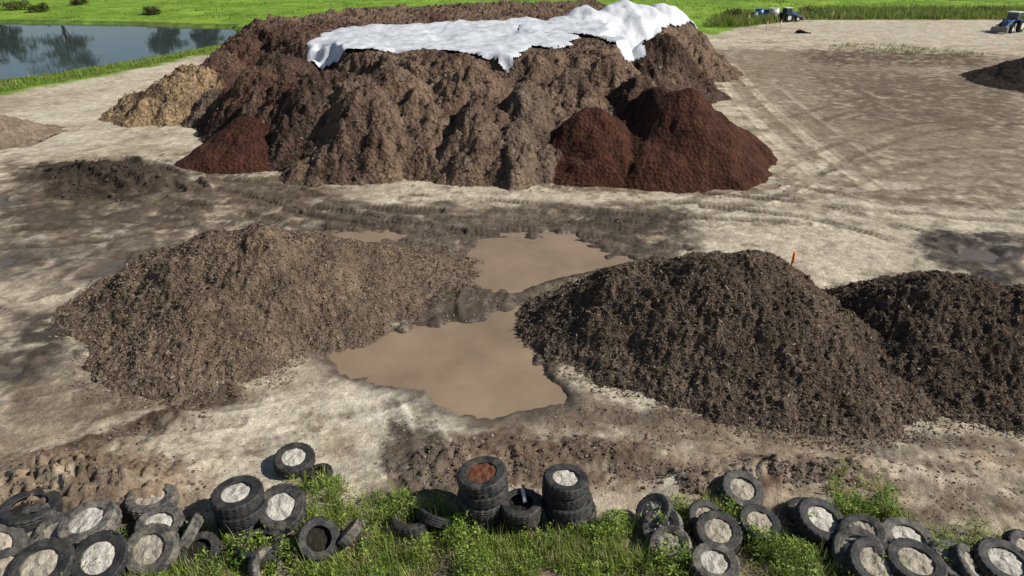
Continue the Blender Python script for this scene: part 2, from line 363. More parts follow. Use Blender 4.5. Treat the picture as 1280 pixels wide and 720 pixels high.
# ================= PILES
def cones_height(x,y,cones,warp=.5,wsc=1.6,seed=50,toe=.35,k=.2):
    ax=x+fbm(x,y,wsc,3,seed)*warp; ay=y+fbm(x,y,wsc,3,seed+1)*warp
    z=np.full(x.shape,-3.0); idx=np.zeros(x.shape,int)
    for i,c in enumerate(cones):
        (u,v,h,sl,ex,ey)=c[:6]
        cx,cy=site(u,v,h)
        r0=.6
        d=np.sqrt(((ax-cx)/ex)**2+((ay-cy)/ey)**2)
        zi=h-sl*(np.sqrt(d*d+r0*r0)-r0)
        zi=np.where(zi<toe,toe-(toe-zi)*.75,zi)
        m=zi>z; idx=np.where(m,i,idx)
        hh=np.clip(.5+.5*(zi-z)/k,0,1); z=np.where(z<-2.5,zi,z*(1-hh)+zi*hh+k*hh*(1-hh)*.5)
    return z,idx
def chips(name,x,y,z,n,parent,lmin,lmax,cols,tilt=.5,wr=.35,seed=1):
    r=np.random.default_rng(seed)
    n=len(x); L=r.uniform(lmin,lmax,n)**1; W=L*r.uniform(.15,wr,n); a=r.uniform(0,2*np.pi,n)
    tx=r.normal(0,tilt,n); ty=r.normal(0,tilt,n)
    d=np.stack([np.cos(a),np.sin(a),tx],1); d/=np.linalg.norm(d,axis=1)[:,None]
    p=np.stack([-np.sin(a),np.cos(a),ty],1); p/=np.linalg.norm(p,axis=1)[:,None]
    c=np.stack([x,y,z],1)
    V=np.stack([c-d*L[:,None]/2-p*W[:,None]/2,c+d*L[:,None]/2-p*W[:,None]/3,c+d*L[:,None]/2+p*W[:,None]/3,c-d*L[:,None]/2+p*W[:,None]/2],1).reshape(-1,3)
    Fq=np.arange(n*4).reshape(n,4)
    cc=np.array(cols)[r.integers(0,len(cols),n)]*r.uniform(.75,1.2,(n,1))
    return mkmesh(name,V,Fq,[M_chip],np.repeat(cc,4,axis=0),smooth=False,parent=parent)
def front_pile(name,cones,base,bbox,seed,nch,res=.045,toecol=(.2,.15,.11)):
    x=np.arange(bbox[0],bbox[1],res); y=np.arange(bbox[2],bbox[3],res); GX,GY=np.meshgrid(x,y); fx=GX.ravel(); fy=GY.ravel()
    def hf(a,b):
        z,_=cones_height(a,b,cones,.35,1.3,seed,k=.5)
        z=z+fbm(a,b,1.0,4,seed+5)*.11+(ridged(a,b,.36,3,seed+7)-.35)*.085+fbm(a,b,.14,2,seed+8)*.06
        return z
    z=hf(fx,fy); z=np.maximum(z,-.35)
    t=fbm(fx,fy,1.5,4,seed+9); t2=fbm(fx,fy,.2,3,seed+10)
    c=np.array(base)*(1+.35*t[:,None]+.35*t2[:,None])
    low=ss(.8,.0,z)[:,None]*np.clip(.5+t,0,1)[:,None]*.6
    c=c*(1-low)+np.array(toecol)*low
    Fq=gridfaces(len(x),len(y)); keep=(z[Fq].max(1)>-.25); Fq=Fq[keep]
    us,inv=np.unique(Fq,return_inverse=True); 
    V=np.stack([fx,fy,z],1)[us]
    ob=mkmesh(name,V,inv.reshape(-1,4),[M_mulch],np.clip(c[us],.01,1))
    r=np.random.default_rng(seed); qx=r.uniform(bbox[0],bbox[1],nch); qy=r.uniform(bbox[2],bbox[3],nch); qz=hf(qx,qy)
    gr=gz(qx,qy); k=qz>gr; k2=(~k)&(qz>-.22)&(gr>-.06)&(r.random(nch)<.6); qz=np.where(k2,gr,qz); k|=k2
    qx,qy,qz=qx[k],qy[k],qz[k]
    B=np.array(base); cs=[B*.5,B*.75,B,B*1.3,B*.7,B*1.7]+([np.array((.28,.22,.16))] if seed<400 else [])
    chips('wood_chips',qx,qy,qz+.015,len(qx),ob,.03,.13,cs,.55,.4,seed)
    return ob
front_pile('mulch_pile',[(322,284,2.6,.78,1.08,1),(265,292,2.4,.76,1.05,1),(215,310,1.85,.72,1.05,1),(180,334,1.25,.65,1.0,1),(385,296,2.1,.72,1.05,1),(435,308,1.4,.62,1.1,1),(485,318,.7,.42,1.15,.9),(415,350,.9,.52,1.1,.9),(250,372,1.45,.62,1.05,1)],(.16,.114,.078),(-15,0,14.5,27),101,46000)
front_pile('mulch_pile',[(940,317,2.75,.76,1.05,1),(890,320,2.6,.78,1.05,1),(830,328,2.2,.76,1.05,1),(785,340,1.85,.76,1.0,1),(742,357,1.25,.72,.95,.9),(990,362,2.1,.70,1,1),(1030,420,1.3,.62,1,1)],(.112,.079,.055),(-1,12.2,12.5,23),202,46000)
front_pile('mulch_pile',[(1165,346,2.2,.76,1.0,1),(1210,346,2.3,.76,1.05,1),(1290,365,2.2,.72,1.1,1),(1112,362,1.5,.72,1,.9),(1380,380,2.1,.7,1.2,1)],(.094,.065,.045),(8,23,12.5,22),303,40000)
front_pile('compost_pile',[(1312,66,2.3,.5,1.1,1),(1360,68,2.4,.5,1.4,1)],(.033,.022,.016),(36,62,52,76),404,3000,.13,(.04,.03,.025))
front_pile('compost_pile',[(-20,142,1.5,.55,1.1,1),(-70,138,1.8,.55,1.1,1)],(.25,.19,.135),(-48,-28,38,56),505,3000,.12)
front_pile('soil_pile',[(1000,31,1.2,.6,1,1)],(.16,.13,.10),(36,46,92,104),606,500,.12)

# main heap
BR=(.172,.115,.077); RD=(.066,.026,.015); RB=(.10,.054,.036); ST=(.31,.215,.12); DB=(.076,.047,.033); GB=(.15,.107,.076)
MC=[(856,110,3.9,.84,1,1,RD),(745,136,2.9,.84,.92,1,RD),(312,146,2.05,.62,1.05,1,RD),
 (885,145,2.5,.8,1,1,RD),(830,108,3.8,.95,.9,1,(.05,.022,.014)),
 (795,97,3.8,1.0,.8,1,DB),(705,92,4.1,1.0,1.1,1,BR),(652,104,3.9,1.1,.8,1,GB),(585,82,4.5,.95,1.3,1,BR),(480,84,4.6,.92,1.3,1,BR),(515,112,3.7,1,1.1,1,BR),(455,112,3.8,1,1.,1,BR),(600,128,3.3,1.05,1.,1,BR),(655,150,2.6,1.05,.7,1,GB),(770,74,4.3,.9,1,1,BR),  # first cone: dark shading between the red cones, put in as dark brown
 (405,86,4.4,.95,1.,1,DB),(362,90,4.0,.95,1.,1,RB),(328,86,3.7,.9,1,1,RB),(352,66,4.4,.85,1,1,DB),(415,120,3.1,1.05,.8,1,BR),
 (272,112,1.9,.9,1,1,GB),(306,102,2.6,.95,1,1,RB),
 (215,94,2.5,.74,1.0,1,ST),(182,116,1.4,.62,1.05,1,ST),(245,82,2.8,.72,1,1,ST),
 (325,28,4.7,.72,1,1,RB),(303,48,4.1,.75,1,1,RB),(285,66,3.4,.75,1,1,RB),(400,27,4.5,.65,1,1,RB),(460,29,4.2,.6,1.2,1,BR),
 (545,24,4.7,.6,1.8,1,RB),(610,24,4.6,.6,1.4,1,RB),
 (826,46,4.2,.95,1,1,DB),(800,72,4.1,.95,1,1,DB),(838,62,2.8,.9,1,1,DB),(822,84,3.2,1,1,1,BR),(735,70,4.4,.8,1,1,BR),
 (785,4,5.7,.8,1.4,1,BR),(735,12,5.3,.65,1.3,1,BR),(828,9,5.2,.92,1.1,1,BR)]
PL=[(-11,40),(-6,37.6),(4,37.6),(9,39.5),(10.8,46),(11.5,56),(12.3,66),(13.5,74),(13,86),(4,86),(-10,82),(-20,75),(-26,66),(-23.5,57),(-20,50),(-14.5,44.5)]
T1=[site(u,v,4.7) for u,v in [(376,55),(398,42),(440,31),(520,28),(600,27),(660,20),(700,25),(730,34),(722,44),(706,57),(672,56),(640,73),(600,70),(560,63),(470,60),(420,59)]]
T2=[site(u,v,z) for u,v,z in [(640,26,5),(690,14,5.2),(740,6,5.4),(790,2,5.8),(838,4,5.2),(866,18,4.0),(888,42,2.2),(872,56,1.9),(848,46,2.9),(828,30,4.2),(814,32,4.4),(808,48,4.5),(780,57,4.6),(750,46,4.6),(700,40,4.7),(655,44,4.7)]]
def mound(x,y,det=True):
    z,idx=cones_height(x,y,MC,.8,3.2,71,.2,.25)
    d=-sdpoly(x+fbm(x,y,3,3,73)*1.3,y+fbm(x,y,3,3,74)*1.3,PL)
    zp=np.minimum(1.05*d,4.4+fbm(x,y,6,3,75)*.2)
    m=zp>z; idx=np.where(m,np.where((x<-11)&(y<60),98,99),idx); z=np.maximum(z,zp)
    tm=np.maximum(ss(.6,-.3,sdpoly(x,y,T1)),ss(.6,-.3,sdpoly(x,y,T2)))
    if det:
        red=(idx<=4)
        a=np.where(red,.22,1.)*(1-tm*.9)
        lump=(ridged(x,y,2.6,3,80)-.35)*.34+fbm(x,y,1.1,4,81)*.26+(ridged(x,y,.6,3,84)-.35)*.28
        z=z+lump*a*ss(-.3,.8,z)+fbm(x,y,.28,2,83)*np.where(red,.05,.14)*(1-tm)
    return z,idx,tm
res=.11; x=np.arange(-34,25,res); y=np.arange(31,92,res*1.2); GX,GY=np.meshgrid(x,y); fx=GX.ravel(); fy=GY.ravel()
z,idx,tm=mound(fx,fy)
pal=np.array([c[6] for c in MC]); mc=np.where((idx>=98)[:,None],np.where((idx==98)[:,None],np.array(RB)[None],np.array(BR)[None]),pal[np.clip(idx,0,len(MC)-1)])
t2=fbm(fx,fy,.6,3,91)
notred=(idx>4)[:,None]
tt=np.clip(fbm(fx,fy,3.5,4,90)*2.2,0,1)[:,None]*notred
mc=mc*(1-tt*.65)+np.array((.072,.042,.03))*tt*.65
tt=np.clip(fbm(fx,fy,2.5,4,94)*1.6,0,1)[:,None]*notred
mc=mc*(1-tt*.35)+np.array((.24,.172,.12))*tt*.35
mc=mc*(1+.32*t2[:,None])
Fq=gridfaces(len(x),len(y)); keep=z[Fq].max(1)>-.25; Fq=Fq[keep]; us,inv=np.unique(Fq,return_inverse=True)
heap=mkmesh('compost_heap',np.stack([fx,fy,np.maximum(z,-.6)],1)[us],inv.reshape(-1,4),[M_compost],np.clip(mc[us],.008,1))
r=np.random.default_rng(9); qx=r.uniform(-30,20,50000); qy=r.uniform(32,62,50000); qz,qi,qt=mound(qx,qy); k=(qz>.05)&(qt<.3)&(qi>4); qx,qy,qz=qx[k],qy[k],qz[k]
chips('wood_chips',qx,qy,qz+.02,len(qx),heap,.08,.26,[(.06,.038,.026),(.11,.072,.05),(.15,.105,.073),(.2,.15,.105),(.09,.055,.038)],.5,.4,12)

# tarps
def tarp(name,poly,res,seed,mat,wp=.6):
    a=np.array(poly); x=np.arange(a[:,0].min()-1,a[:,0].max()+1,res); y=np.arange(a[:,1].min()-1,a[:,1].max()+1,res); GX,GY=np.meshgrid(x,y); fx=GX.ravel(); fy=GY.ravel()
    d=sdpoly(fx+fbm(fx,fy,1.5,3,seed)*wp,fy+fbm(fx,fy,1.5,3,seed+1)*wp,poly)
    z,_,_=mound(fx,fy,False)
    wr=ridged(fx*1.0,fy*.45,1.6,3,seed+2)*.09+fbm(fx,fy,3,3,seed+3)*.14+ridged(fx*.6+fy*.4,fy-fx*.3,2.8,2,seed+4)*.12
    z=z+.18+wr-ss(-.5,0.1,d)*.12
    Fq=gridfaces(len(x),len(y)); keep=d[Fq].max(1)<0; Fq=Fq[keep]; us,inv=np.unique(Fq,return_inverse=True)
    return mkmesh(name,np.stack([fx,fy,z],1)[us],inv.reshape(-1,4),[mat])
M_tarp=plain('white_plastic_sheet',(.64,.65,.67),.45,.4,.14,.8,bump=.07,bs=2.2)
tarp('white_tarp',T1,.12,120,M_tarp); 
o=tarp('white_tarp',T2,.14,130,M_tarp,.35); o.location.z=.04

# ================= CLODS and stones on the ground
t_=(1+5**.5)/2
IV=np.array([(-1,t_,0),(1,t_,0),(-1,-t_,0),(1,-t_,0),(0,-1,t_),(0,1,t_),(0,-1,-t_),(0,1,-t_),(t_,0,-1),(t_,0,1),(-t_,0,-1),(-t_,0,1)])/1.9
IF=np.array([(0,11,5),(0,5,1),(0,1,7),(0,7,10),(0,10,11),(1,5,9),(5,11,4),(11,10,2),(10,7,6),(7,1,8),(3,9,4),(3,4,2),(3,2,6),(3,6,8),(3,8,9),(4,9,5),(2,4,11),(6,2,10),(8,6,7),(9,8,1)])
def clods(name,regs,cols,seed):
    r=np.random.default_rng(seed); P=[];S=[];C=[]
    for pts,n,s0,s1 in regs:
        a=np.array(sites(pts)); k=0
        qx=r.uniform(a[:,0].min(),a[:,0].max(),n*3); qy=r.uniform(a[:,1].min(),a[:,1].max(),n*3)
        ins=(sdpoly(qx,qy,a.tolist())<r.normal(0,.3,n*3))&(fbm(qx,qy,.8,3,seed)>-.1)&(gz(qx,qy)>-.07); qx=qx[ins][:n]; qy=qy[ins][:n]
        P.append(np.stack([qx,qy,gz(qx,qy)],1)); S.append(s0+(s1-s0)*r.random(len(qx))**4)
    P=np.concatenate(P); S=np.concatenate(S); n=len(P)
    V=IV[None]*(1+r.normal(0,.22,(n,12,3)))*S[:,None,None]*np.array((1,1,.55))+P[:,None,:]
    Fq=(IF[None]+np.arange(n)[:,None,None]*12).reshape(-1,3)
    cc=np.array(cols)[r.integers(0,len(cols),n)]*r.uniform(.7,1.25,(n,1))
    return mkmesh(name,V.reshape(-1,3),Fq,[M_clod],np.repeat(cc,12,axis=0),smooth=False)
clods('mud_clods',[
 ([(560,545),(830,550),(850,600),(700,620),(500,620)],2600,.008,.06),
 ([(480,520),(570,540),(580,620),(500,630)],900,.008,.045),
 ([(0,570),(160,570),(240,590),(260,650),(0,680)],1600,.008,.055),
 ([(290,478),(310,490),(150,560),(60,595),(50,570),(190,530)],2000,.010,.07),
 ([(930,575),(1060,580),(1090,605),(930,612)],1200,.010,.06),
 ([(850,590),(900,590),(900,630),(850,625)],400,.01,.06),
 ([(640,500),(1290,545),(1290,575),(700,545)],2400,.01,.045),
 ([(0,440),(420,450),(420,600),(0,600)],1500,.006,.03),
 ([(800,560),(1290,570),(1290,700),(800,640)],2200,.008,.04),
 ([(440,325),(570,325),(650,365),(650,400),(430,410)],2600,.01,.055),
 ([(400,260),(850,262),(850,320),(560,320),(400,300)],1600,.01,.06),
 ([(200,195),(980,220),(980,250),(200,215)],1500,.02,.09)],
 [(.13,.095,.07),(.10,.072,.053),(.18,.135,.10),(.12,.088,.064),(.26,.21,.165)],33)
clods('mud_clods',[([(45,206),(180,198),(218,233),(160,256),(80,252)],900,.03,.14)],[(.06,.045,.034),(.085,.065,.05)],34)

# ================= TYRES
def rubber(name,c,dust):
    m,nt,b=newmat(name); co=N(nt,'ShaderNodeTexCoord').outputs['Object']; oi=N(nt,'ShaderNodeObjectInfo').outputs['Random']
    k=maprange(nt,noise(nt,co,5,6,.7),.42,.68,0,1); k=mathn(nt,'MULTIPLY',k,maprange(nt,oi,0,1,dust*.3,dust*1.2))
    mx=N(nt,'ShaderNodeMix',data_type='RGBA'); mx.clamp_factor=True; nt.links.new(k,mx.inputs[0]); mx.inputs[6].default_value=(*c,1); mx.inputs[7].default_value=(.3,.26,.2,1)
    nt.links.new(mx.outputs[2],b.inputs['Base Color']); b.inputs['Roughness'].default_value=.6; b.inputs['Specular IOR Level'].default_value=.3
    bp=N(nt,'ShaderNodeBump'); bp.inputs['Distance'].default_value=.01; nt.links.new(noise(nt,co,30,4),bp.inputs['Height']); nt.links.new(bp.outputs[0],b.inputs['Normal'])
    return m
M_rub=[rubber('tyre_rubber',(.018,.019,.021),.32),rubber('dusty_tyre_rubber',(.045,.044,.043),.9)]
FILLS={'p':plain('concrete_fill',(.54,.50,.43),.95,.1,.35,6,bump=.05,bs=18),'s':plain('sand_fill',(.43,.37,.29),.95,.1,.4,6,bump=.06,bs=14),
 'r':plain('red_soil_fill',(.17,.07,.04),.95,.1,.4,14,bump=.05,bs=18),'d':plain('hollow_shade_disc',(.03,.025,.02),.95,.1,.4,9,bump=.04,bs=14)}  # 'd': unfilled tyre, shade of the hollow painted as a dark sunken disc
def tyre_mesh(kind,dusty,seed):
    r=np.random.default_rng(seed); prof=[(.36,.04),(.31,.085),(.285,.115),(.29,.128),(.315,.135),(.33,.131),(.36,.142),(.40,.146),(.44,.140),(.455,.146),(.475,.128),(.498,.108),(.502,.085),
      (.488,.08),(.488,.068),(.503,.063),(.503,.03),(.489,.025),(.489,.012),(.503,.008),(.503,-.008),(.489,-.012),(.489,-.025),(.503,-.03),(.503,-.063),(.488,-.068),(.488,-.08),(.502,-.085),(.498,-.108),(.475,-.128),(.455,-.146),(.44,-.14),(.40,-.146),(.33,-.133),(.29,-.125),(.31,-.08)]
    ns=72; V=[];Fc=[];mi=[]
    el=1+r.normal(0,.015)
    for i in range(ns):
        a=2*math.pi*i/ns; lug=(i%3==0)
        for j,(rr,zz) in enumerate(prof):
            if lug and (rr>.47 and abs(zz)>.06): rr-=.02
            if lug and rr>.5: rr-=.004
            sag=.012*math.sin(2*a+seed)
            V.append((rr*math.cos(a)*el,rr*math.sin(a)/el,zz*(1+sag)))
    k=len(prof)
    for i in range(ns):
        for j in range(k-1):
            a=i*k+j; b=((i+1)%ns)*k+j
            Fc.append((a,b,b+1,a+1)); mi.append(0)
    lev=-.02 if kind=='d' else (.088 if seed%2 else .06)
    base=len(V); rings=7; ns2=36
    for q in range(rings+1):
        rr=.345*q/rings
        for i in range(ns2):
            a=2*math.pi*i/ns2
            x,y=rr*math.cos(a),rr*math.sin(a)
            V.append((x,y,lev+.035*(1-(q/rings)**2)+(.045*float(pn(np.array(x*9),np.array(y*9),seed)) if q<rings else 0)))
    for q in range(rings):
        for i in range(ns2):
            a=base+q*ns2+i; b=base+q*ns2+(i+1)%ns2
            Fc.append((a,a+ns2,b+ns2,b)); mi.append(1)
    me=bpy.data.meshes.new('tire_mesh'); me.from_pydata(V,[],Fc); me.materials.append(M_rub[dusty]); me.materials.append(FILLS[kind])
    me.polygons.foreach_set('material_index',mi); me.polygons.foreach_set('use_smooth',[True]*len(Fc)); me.update(); return me
cache={}
def tyre(u,v,z,dpx,az=0,tilt=0,kind='p',dusty=0,pos=None):
    """z = height of tyre centre, tilt towards azimuth az (deg, 0=+x, -90=towards south)"""
    key=(kind,dusty,len(bpy.data.objects)%4)
    if key not in cache: cache[key]=tyre_mesh(kind,dusty,key[2]*7+3)
    if pos is None: x,y=site(u,v,z)
    else: x,y=pos
    D=dpx*math.sqrt(x*x+y*y+(H-z)**2)/F*.93 if dpx>5 else dpx
    o=bpy.data.objects.new('tire',cache[key]); scene.collection.objects.link(o)
    A=math.radians(az); axis=Vector((-math.sin(A),math.cos(A),0))
    o.matrix_world=Matrix.Translation((x,y,z))@Matrix.Rotation(math.radians(tilt),4,axis)@Matrix.Rotation(rng.random()*6.28,4,'Z')@Matrix.Diagonal((D,D,D*.95,1))
    return x,y
def stack(u,v,zt,n,dpx,kind):
    th=.265; x,y=site(u,v,zt+.1); D=dpx*math.sqrt(x*x+y*y+(H-zt)**2)/F*.97
    for i in range(n):
        z=zt-th*D*(i)
        tyre(0,0,z,min(D,5),rng.uniform(0,360),rng.uniform(0,5),kind if i==0 else 'd',0,pos=(x+rng.uniform(-.05,.05),y+rng.uniform(-.05,.05)))
TY=[(368,575,.22,50,-60,10,'p',0),(400,592,.12,32,180,8,'d',0),(352,636,.4,60,-80,22,'p',0),(190,627,.3,56,100,8,'s',1),
(38,638,.42,60,60,8,'d',0),(38,662,.25,58,-120,20,'s',1),(112,655,.5,62,-140,10,'p',1),(200,658,.35,52,-60,14,'p',1),(72,672,.3,52,-100,30,'s',1),
(190,688,.38,60,-95,30,'s',1),(126,700,.35,62,-80,22,'p',0),(54,710,.4,64,-90,16,'s',0),(-4,688,.3,56,-60,20,'s',1),(95,690,.2,50,-90,20,'s',1),
(325,683,.25,56,90,10,'d',0),(398,674,.4,52,-60,40,'d',0),(436,668,.3,44,160,50,'s',1),(332,708,.2,44,-20,60,'d',1),(8,716,.3,52,-80,20,'s',1),(236,668,.28,48,180,55,'d',1),
(250,690,.15,46,-80,20,'d',0),(515,652,.2,54,100,12,'d',0),(545,648,.22,50,60,40,'d',0),
(927,614,.25,54,-75,16,'s',1),(818,640,.4,48,200,36,'s',1),(828,658,.35,50,-150,30,'p',1),(838,682,.3,50,-130,30,'s',1),
(882,648,.25,46,-80,16,'s',1),(897,667,.35,58,-85,12,'s',0),(893,706,.35,58,-90,8,'p',1),(948,655,.3,50,-70,14,'s',0),(1025,652,.4,60,-50,16,'p',0),
(1078,668,.5,50,-150,18,'s',1),(1072,690,.4,56,-130,22,'p',1),(1093,706,.4,62,-90,14,'s',0),(1133,676,.35,58,-60,8,'p',1),(1143,706,.45,62,-90,6,'s',0),
(1190,702,.3,50,-60,14,'s',1),(1212,708,.3,46,-30,35,'s',1),(1255,706,.35,58,-80,10,'p',0),(1278,690,.2,44,-60,35,'s',0),(1010,640,.15,50,90,15,'s',0)]
for t in TY: tyre(*t[:4],t[4],t[5],t[6],t[7])
stack(602,592,1.08,5,62,'r'); stack(709,598,.98,4,56,'p'); stack(653,626,.55,2,52,'d'); stack(297,618,.72,3,58,'p'); stack(716,622,.4,2,56,'d')
def cyl(name,p0,p1,r0,r1,mat,n=16,parent=None):
    p0=Vector(p0);p1=Vector(p1); d=p1-p0; q=d.to_track_quat('Z','Y').to_matrix(); V=[];Fc=[]
    for k,(c,rr) in enumerate(((p0,r0),(p1,r1))):
        for i in range(n):
            a=2*math.pi*i/n; V.append(tuple(c+q@Vector((rr*math.cos(a),rr*math.sin(a),0))))
    for i in range(n): Fc.append((i,(i+1)%n,n+(i+1)%n,n+i))
    Fc.append(tuple(range(n))[::-1]); Fc.append(tuple(range(n,2*n)))
    me=bpy.data.meshes.new(name); me.from_pydata(V,[],Fc); me.materials.append(mat); o=bpy.data.objects.new(name,me); scene.collection.objects.link(o)
    for p in me.polygons: p.use_smooth=len(p.vertices)==4
    if parent: o.parent=parent
    return o
M_white=plain('white_paint',(.7,.69,.64),.5,.4,.1)
px,py=site(655,620,.68)
cyl('white_pipe',(px-.03,py+.16,.70),(px+.02,py-.14,.66),.04,.04,M_white)

# ================= VEGETATION
def blades(name,bx,by,bz,hmin,hmax,wd,cols,per,spread,seed,lean=.6,mat=M_leaf):
    r=np.random.default_rng(seed); n=len(bx)*per
    X0=np.repeat(bx,per)+r.normal(0,spread,n); Y0=np.repeat(by,per)+r.normal(0,spread,n); Z0=np.repeat(bz,per)
    hs=np.repeat(r.uniform(.6,1.2,len(bx)),per)
    L=r.uniform(hmin,hmax,n)*hs; a=r.uniform(0,2*np.pi,n); ln=np.abs(r.normal(0,lean,n)); W=wd*r.uniform(.6,1.3,n)
    side=np.stack([-np.sin(a),np.cos(a),np.zeros(n)],1)
    Vs=[]
    for t,wf in ((0,.7),(.35,1),(.7,.7),(1,.05)):
        ang=ln*(.4+t*.9)
        c=np.stack([X0+np.cos(a)*np.sin(ang)*L*t,Y0+np.sin(a)*np.sin(ang)*L*t,Z0+np.cos(ang)*L*t],1)
        Vs+= [c-side*(W*wf/2)[:,None],c+side*(W*wf/2)[:,None]]
    V=np.stack(Vs,1).reshape(-1,3); b=np.arange(n)[:,None]*8
    Fq=np.concatenate([b+np.array([0,1,3,2]),b+np.array([2,3,5,4]),b+np.array([4,5,7,6])],1).reshape(-1,4)
    cl=np.array(cols)[r.integers(0,len(cols),len(bx))]; cl=np.repeat(cl,per,axis=0)*r.uniform(.65,1.3,(n,1))
    return mkmesh(name,V,Fq,[mat],np.repeat(cl,8,axis=0),smooth=True)
def leaves(name,cx,cy,cz,rad,hgt,per,ls,cols,seed,parent=None,zflat=False):
    """leafy weeds: leaf diamonds spread through a clump volume"""
    r=np.random.default_rng(seed); n=len(cx)*per
    a=r.uniform(0,2*np.pi,n); rr=np.sqrt(r.random(n))*np.repeat(rad,per); tz=r.random(n)**.6
    c=np.stack([np.repeat(cx,per)+np.cos(a)*rr*(1-.5*tz),np.repeat(cy,per)+np.sin(a)*rr*(1-.5*tz),np.repeat(cz,per)+tz*np.repeat(hgt,per)],1)
    d=r.normal(0,1,(n,3)); d[:,2]=np.abs(d[:,2])*.5; d/=np.linalg.norm(d,axis=1)[:,None]
    p=np.cross(d,r.normal(0,1,(n,3))+np.array((0,0,1.5))); p/=np.linalg.norm(p,axis=1)[:,None]
    L=ls*r.uniform(.5,1.4,n); W=L*.42
    V=np.stack([c,c+d*(L*.5)[:,None]-p*(W/2)[:,None],c+d*L[:,None],c+d*(L*.5)[:,None]+p*(W/2)[:,None]],1).reshape(-1,3)
    Fq=np.arange(n*4).reshape(n,4)
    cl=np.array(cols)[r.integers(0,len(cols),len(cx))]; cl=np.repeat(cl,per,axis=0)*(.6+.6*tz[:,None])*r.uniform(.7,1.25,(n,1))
    return mkmesh(name,V,Fq,[M_leaf],np.repeat(cl,4,axis=0),smooth=False,parent=parent)
GP=[([(170,690),(260,680),(360,690),(380,700),(430,690),(440,650),(480,620),(560,645),(640,665),(740,660),(800,655),(860,690),(1040,690),(1060,740),(1100,800),(100,800),(130,730)],1.0),
    ([(375,605),(400,600),(425,605),(428,640),(390,645)],1.0),([(380,640),(470,625),(480,680),(380,680)],.8),
    ([(830,630),(880,625),(925,640),(1000,640),(1010,690),(860,690)],.7),
    ([(1040,605),(1085,598),(1115,640),(1130,662),(1050,660)],1.0),([(1040,660),(1290,670),(1290,760),(1040,760)],.2),([(0,680),(200,700),(200,760),(0,760)],.1),([(240,655),(300,665),(300,690),(240,690)],.5)]
r=np.random.default_rng(21); qx=r.uniform(-13,13,32000); qy=r.uniform(7.8,13.2,32000)
acc=np.zeros(len(qx))
for pts,dn in GP:
    acc=np.maximum(acc,(sdpoly(qx,qy,sites(pts))<r.normal(0,.12,len(qx)))*dn)
acc*=np.clip(.68+fbm(qx,qy,1.0,3,60)*2.1,.03,1)
k=r.random(len(qx))<acc; qx,qy=qx[k],qy[k]; qz=gz(qx,qy)
n=len(qx); h=n//2
GC=[(.31,.40,.07),(.22,.31,.05),(.38,.44,.10),(.15,.23,.04),(.46,.41,.20)]
blades('grass',qx,qy,qz,.12,.42,.015,GC,8,.06,22,.6)
hi=fbm(qx[:h],qy[:h],1.0,3,66)
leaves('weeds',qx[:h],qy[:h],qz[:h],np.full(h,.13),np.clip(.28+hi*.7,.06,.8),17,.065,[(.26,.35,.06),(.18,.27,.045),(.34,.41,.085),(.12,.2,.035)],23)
k2=r.random(n)<.07
blades('dry_grass_stalks',qx[k2],qy[k2],qz[k2],.35,.8,.008,[(.45,.4,.22),(.35,.36,.14)],3,.05,24,.25)

def scatter(poly,n,seed,z=None):
    r=np.random.default_rng(seed); a=np.array(poly); x=r.uniform(a[:,0].min(),a[:,0].max(),n); y=r.uniform(a[:,1].min(),a[:,1].max(),n)
    k=sdpoly(x,y,poly)<0; x,y=x[k],y[k]; return x,y,gz(x,y)
bp_=sites([(-120,128),(0,117),(60,105),(150,90),(265,64),(292,52),(262,60),(215,69),(140,82),(70,93),(0,102),(-120,112)])
x_,y_,z_=scatter(bp_,9000,31); blades('bank_grass',x_,y_,z_,.15,.4,.05,[(.2,.34,.045),(.27,.38,.06),(.28,.28,.09)],6,.15,32)
RE=sites([(880,34),(895,24),(930,20),(1000,24),(1000,14),(1300,14),(1300,25),(1000,25),(930,34)])
x_,y_,z_=scatter(RE,7000,41); blades('reeds',x_,y_,z_,.6,1.4,.07,[(.2,.3,.04),(.27,.31,.07),(.13,.2,.035),(.32,.31,.12)],6,.25,42,.25)
x_,y_,z_=scatter(sites([(1030,62),(1050,54),(1140,58),(1225,66),(1235,72),(1140,68),(1060,64)]),350,43); blades('ditch_grass',x_,y_,z_,.15,.35,.06,[(.2,.28,.06),(.26,.25,.11)],6,.2,44)
fx_=np.random.default_rng(5).uniform(-110,120,5000); fy_=np.random.default_rng(6).uniform(108,170,5000); k=fbm(fx_,fy_,9,3,77)>.05; fx_,fy_=fx_[k],fy_[k]
k=sdpoly(fx_,fy_,POND)>1; fx_,fy_=fx_[k],fy_[k]
blades('field_grass',fx_,fy_,gz(fx_,fy_),.15,.4,.12,[(.18,.31,.04),(.24,.34,.05)],6,.5,46)
M_bark=plain('bark',(.09,.07,.05),.9,.2,.3,5,bump=.03,bs=12)
def shrub(u,v,rad,hgt,cols,seed,n=14):
    x,y=site(u,v); r=np.random.default_rng(seed); m=n
    cx=x+r.normal(0,rad*.5,m); cy=y+r.normal(0,rad*.4,m)
    e=bpy.data.objects.new('shrub',None); scene.collection.objects.link(e)
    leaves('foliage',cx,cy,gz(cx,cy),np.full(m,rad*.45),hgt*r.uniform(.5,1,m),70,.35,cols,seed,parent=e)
    for i in range(5):
        a=i*1.3; cyl('stem',(x,y,0),(x+rad*.4*math.cos(a),y+rad*.4*math.sin(a),hgt*.6),.05,.02,M_bark,6,e)
OL=[(.11,.12,.035),(.16,.15,.06),(.07,.09,.025)]
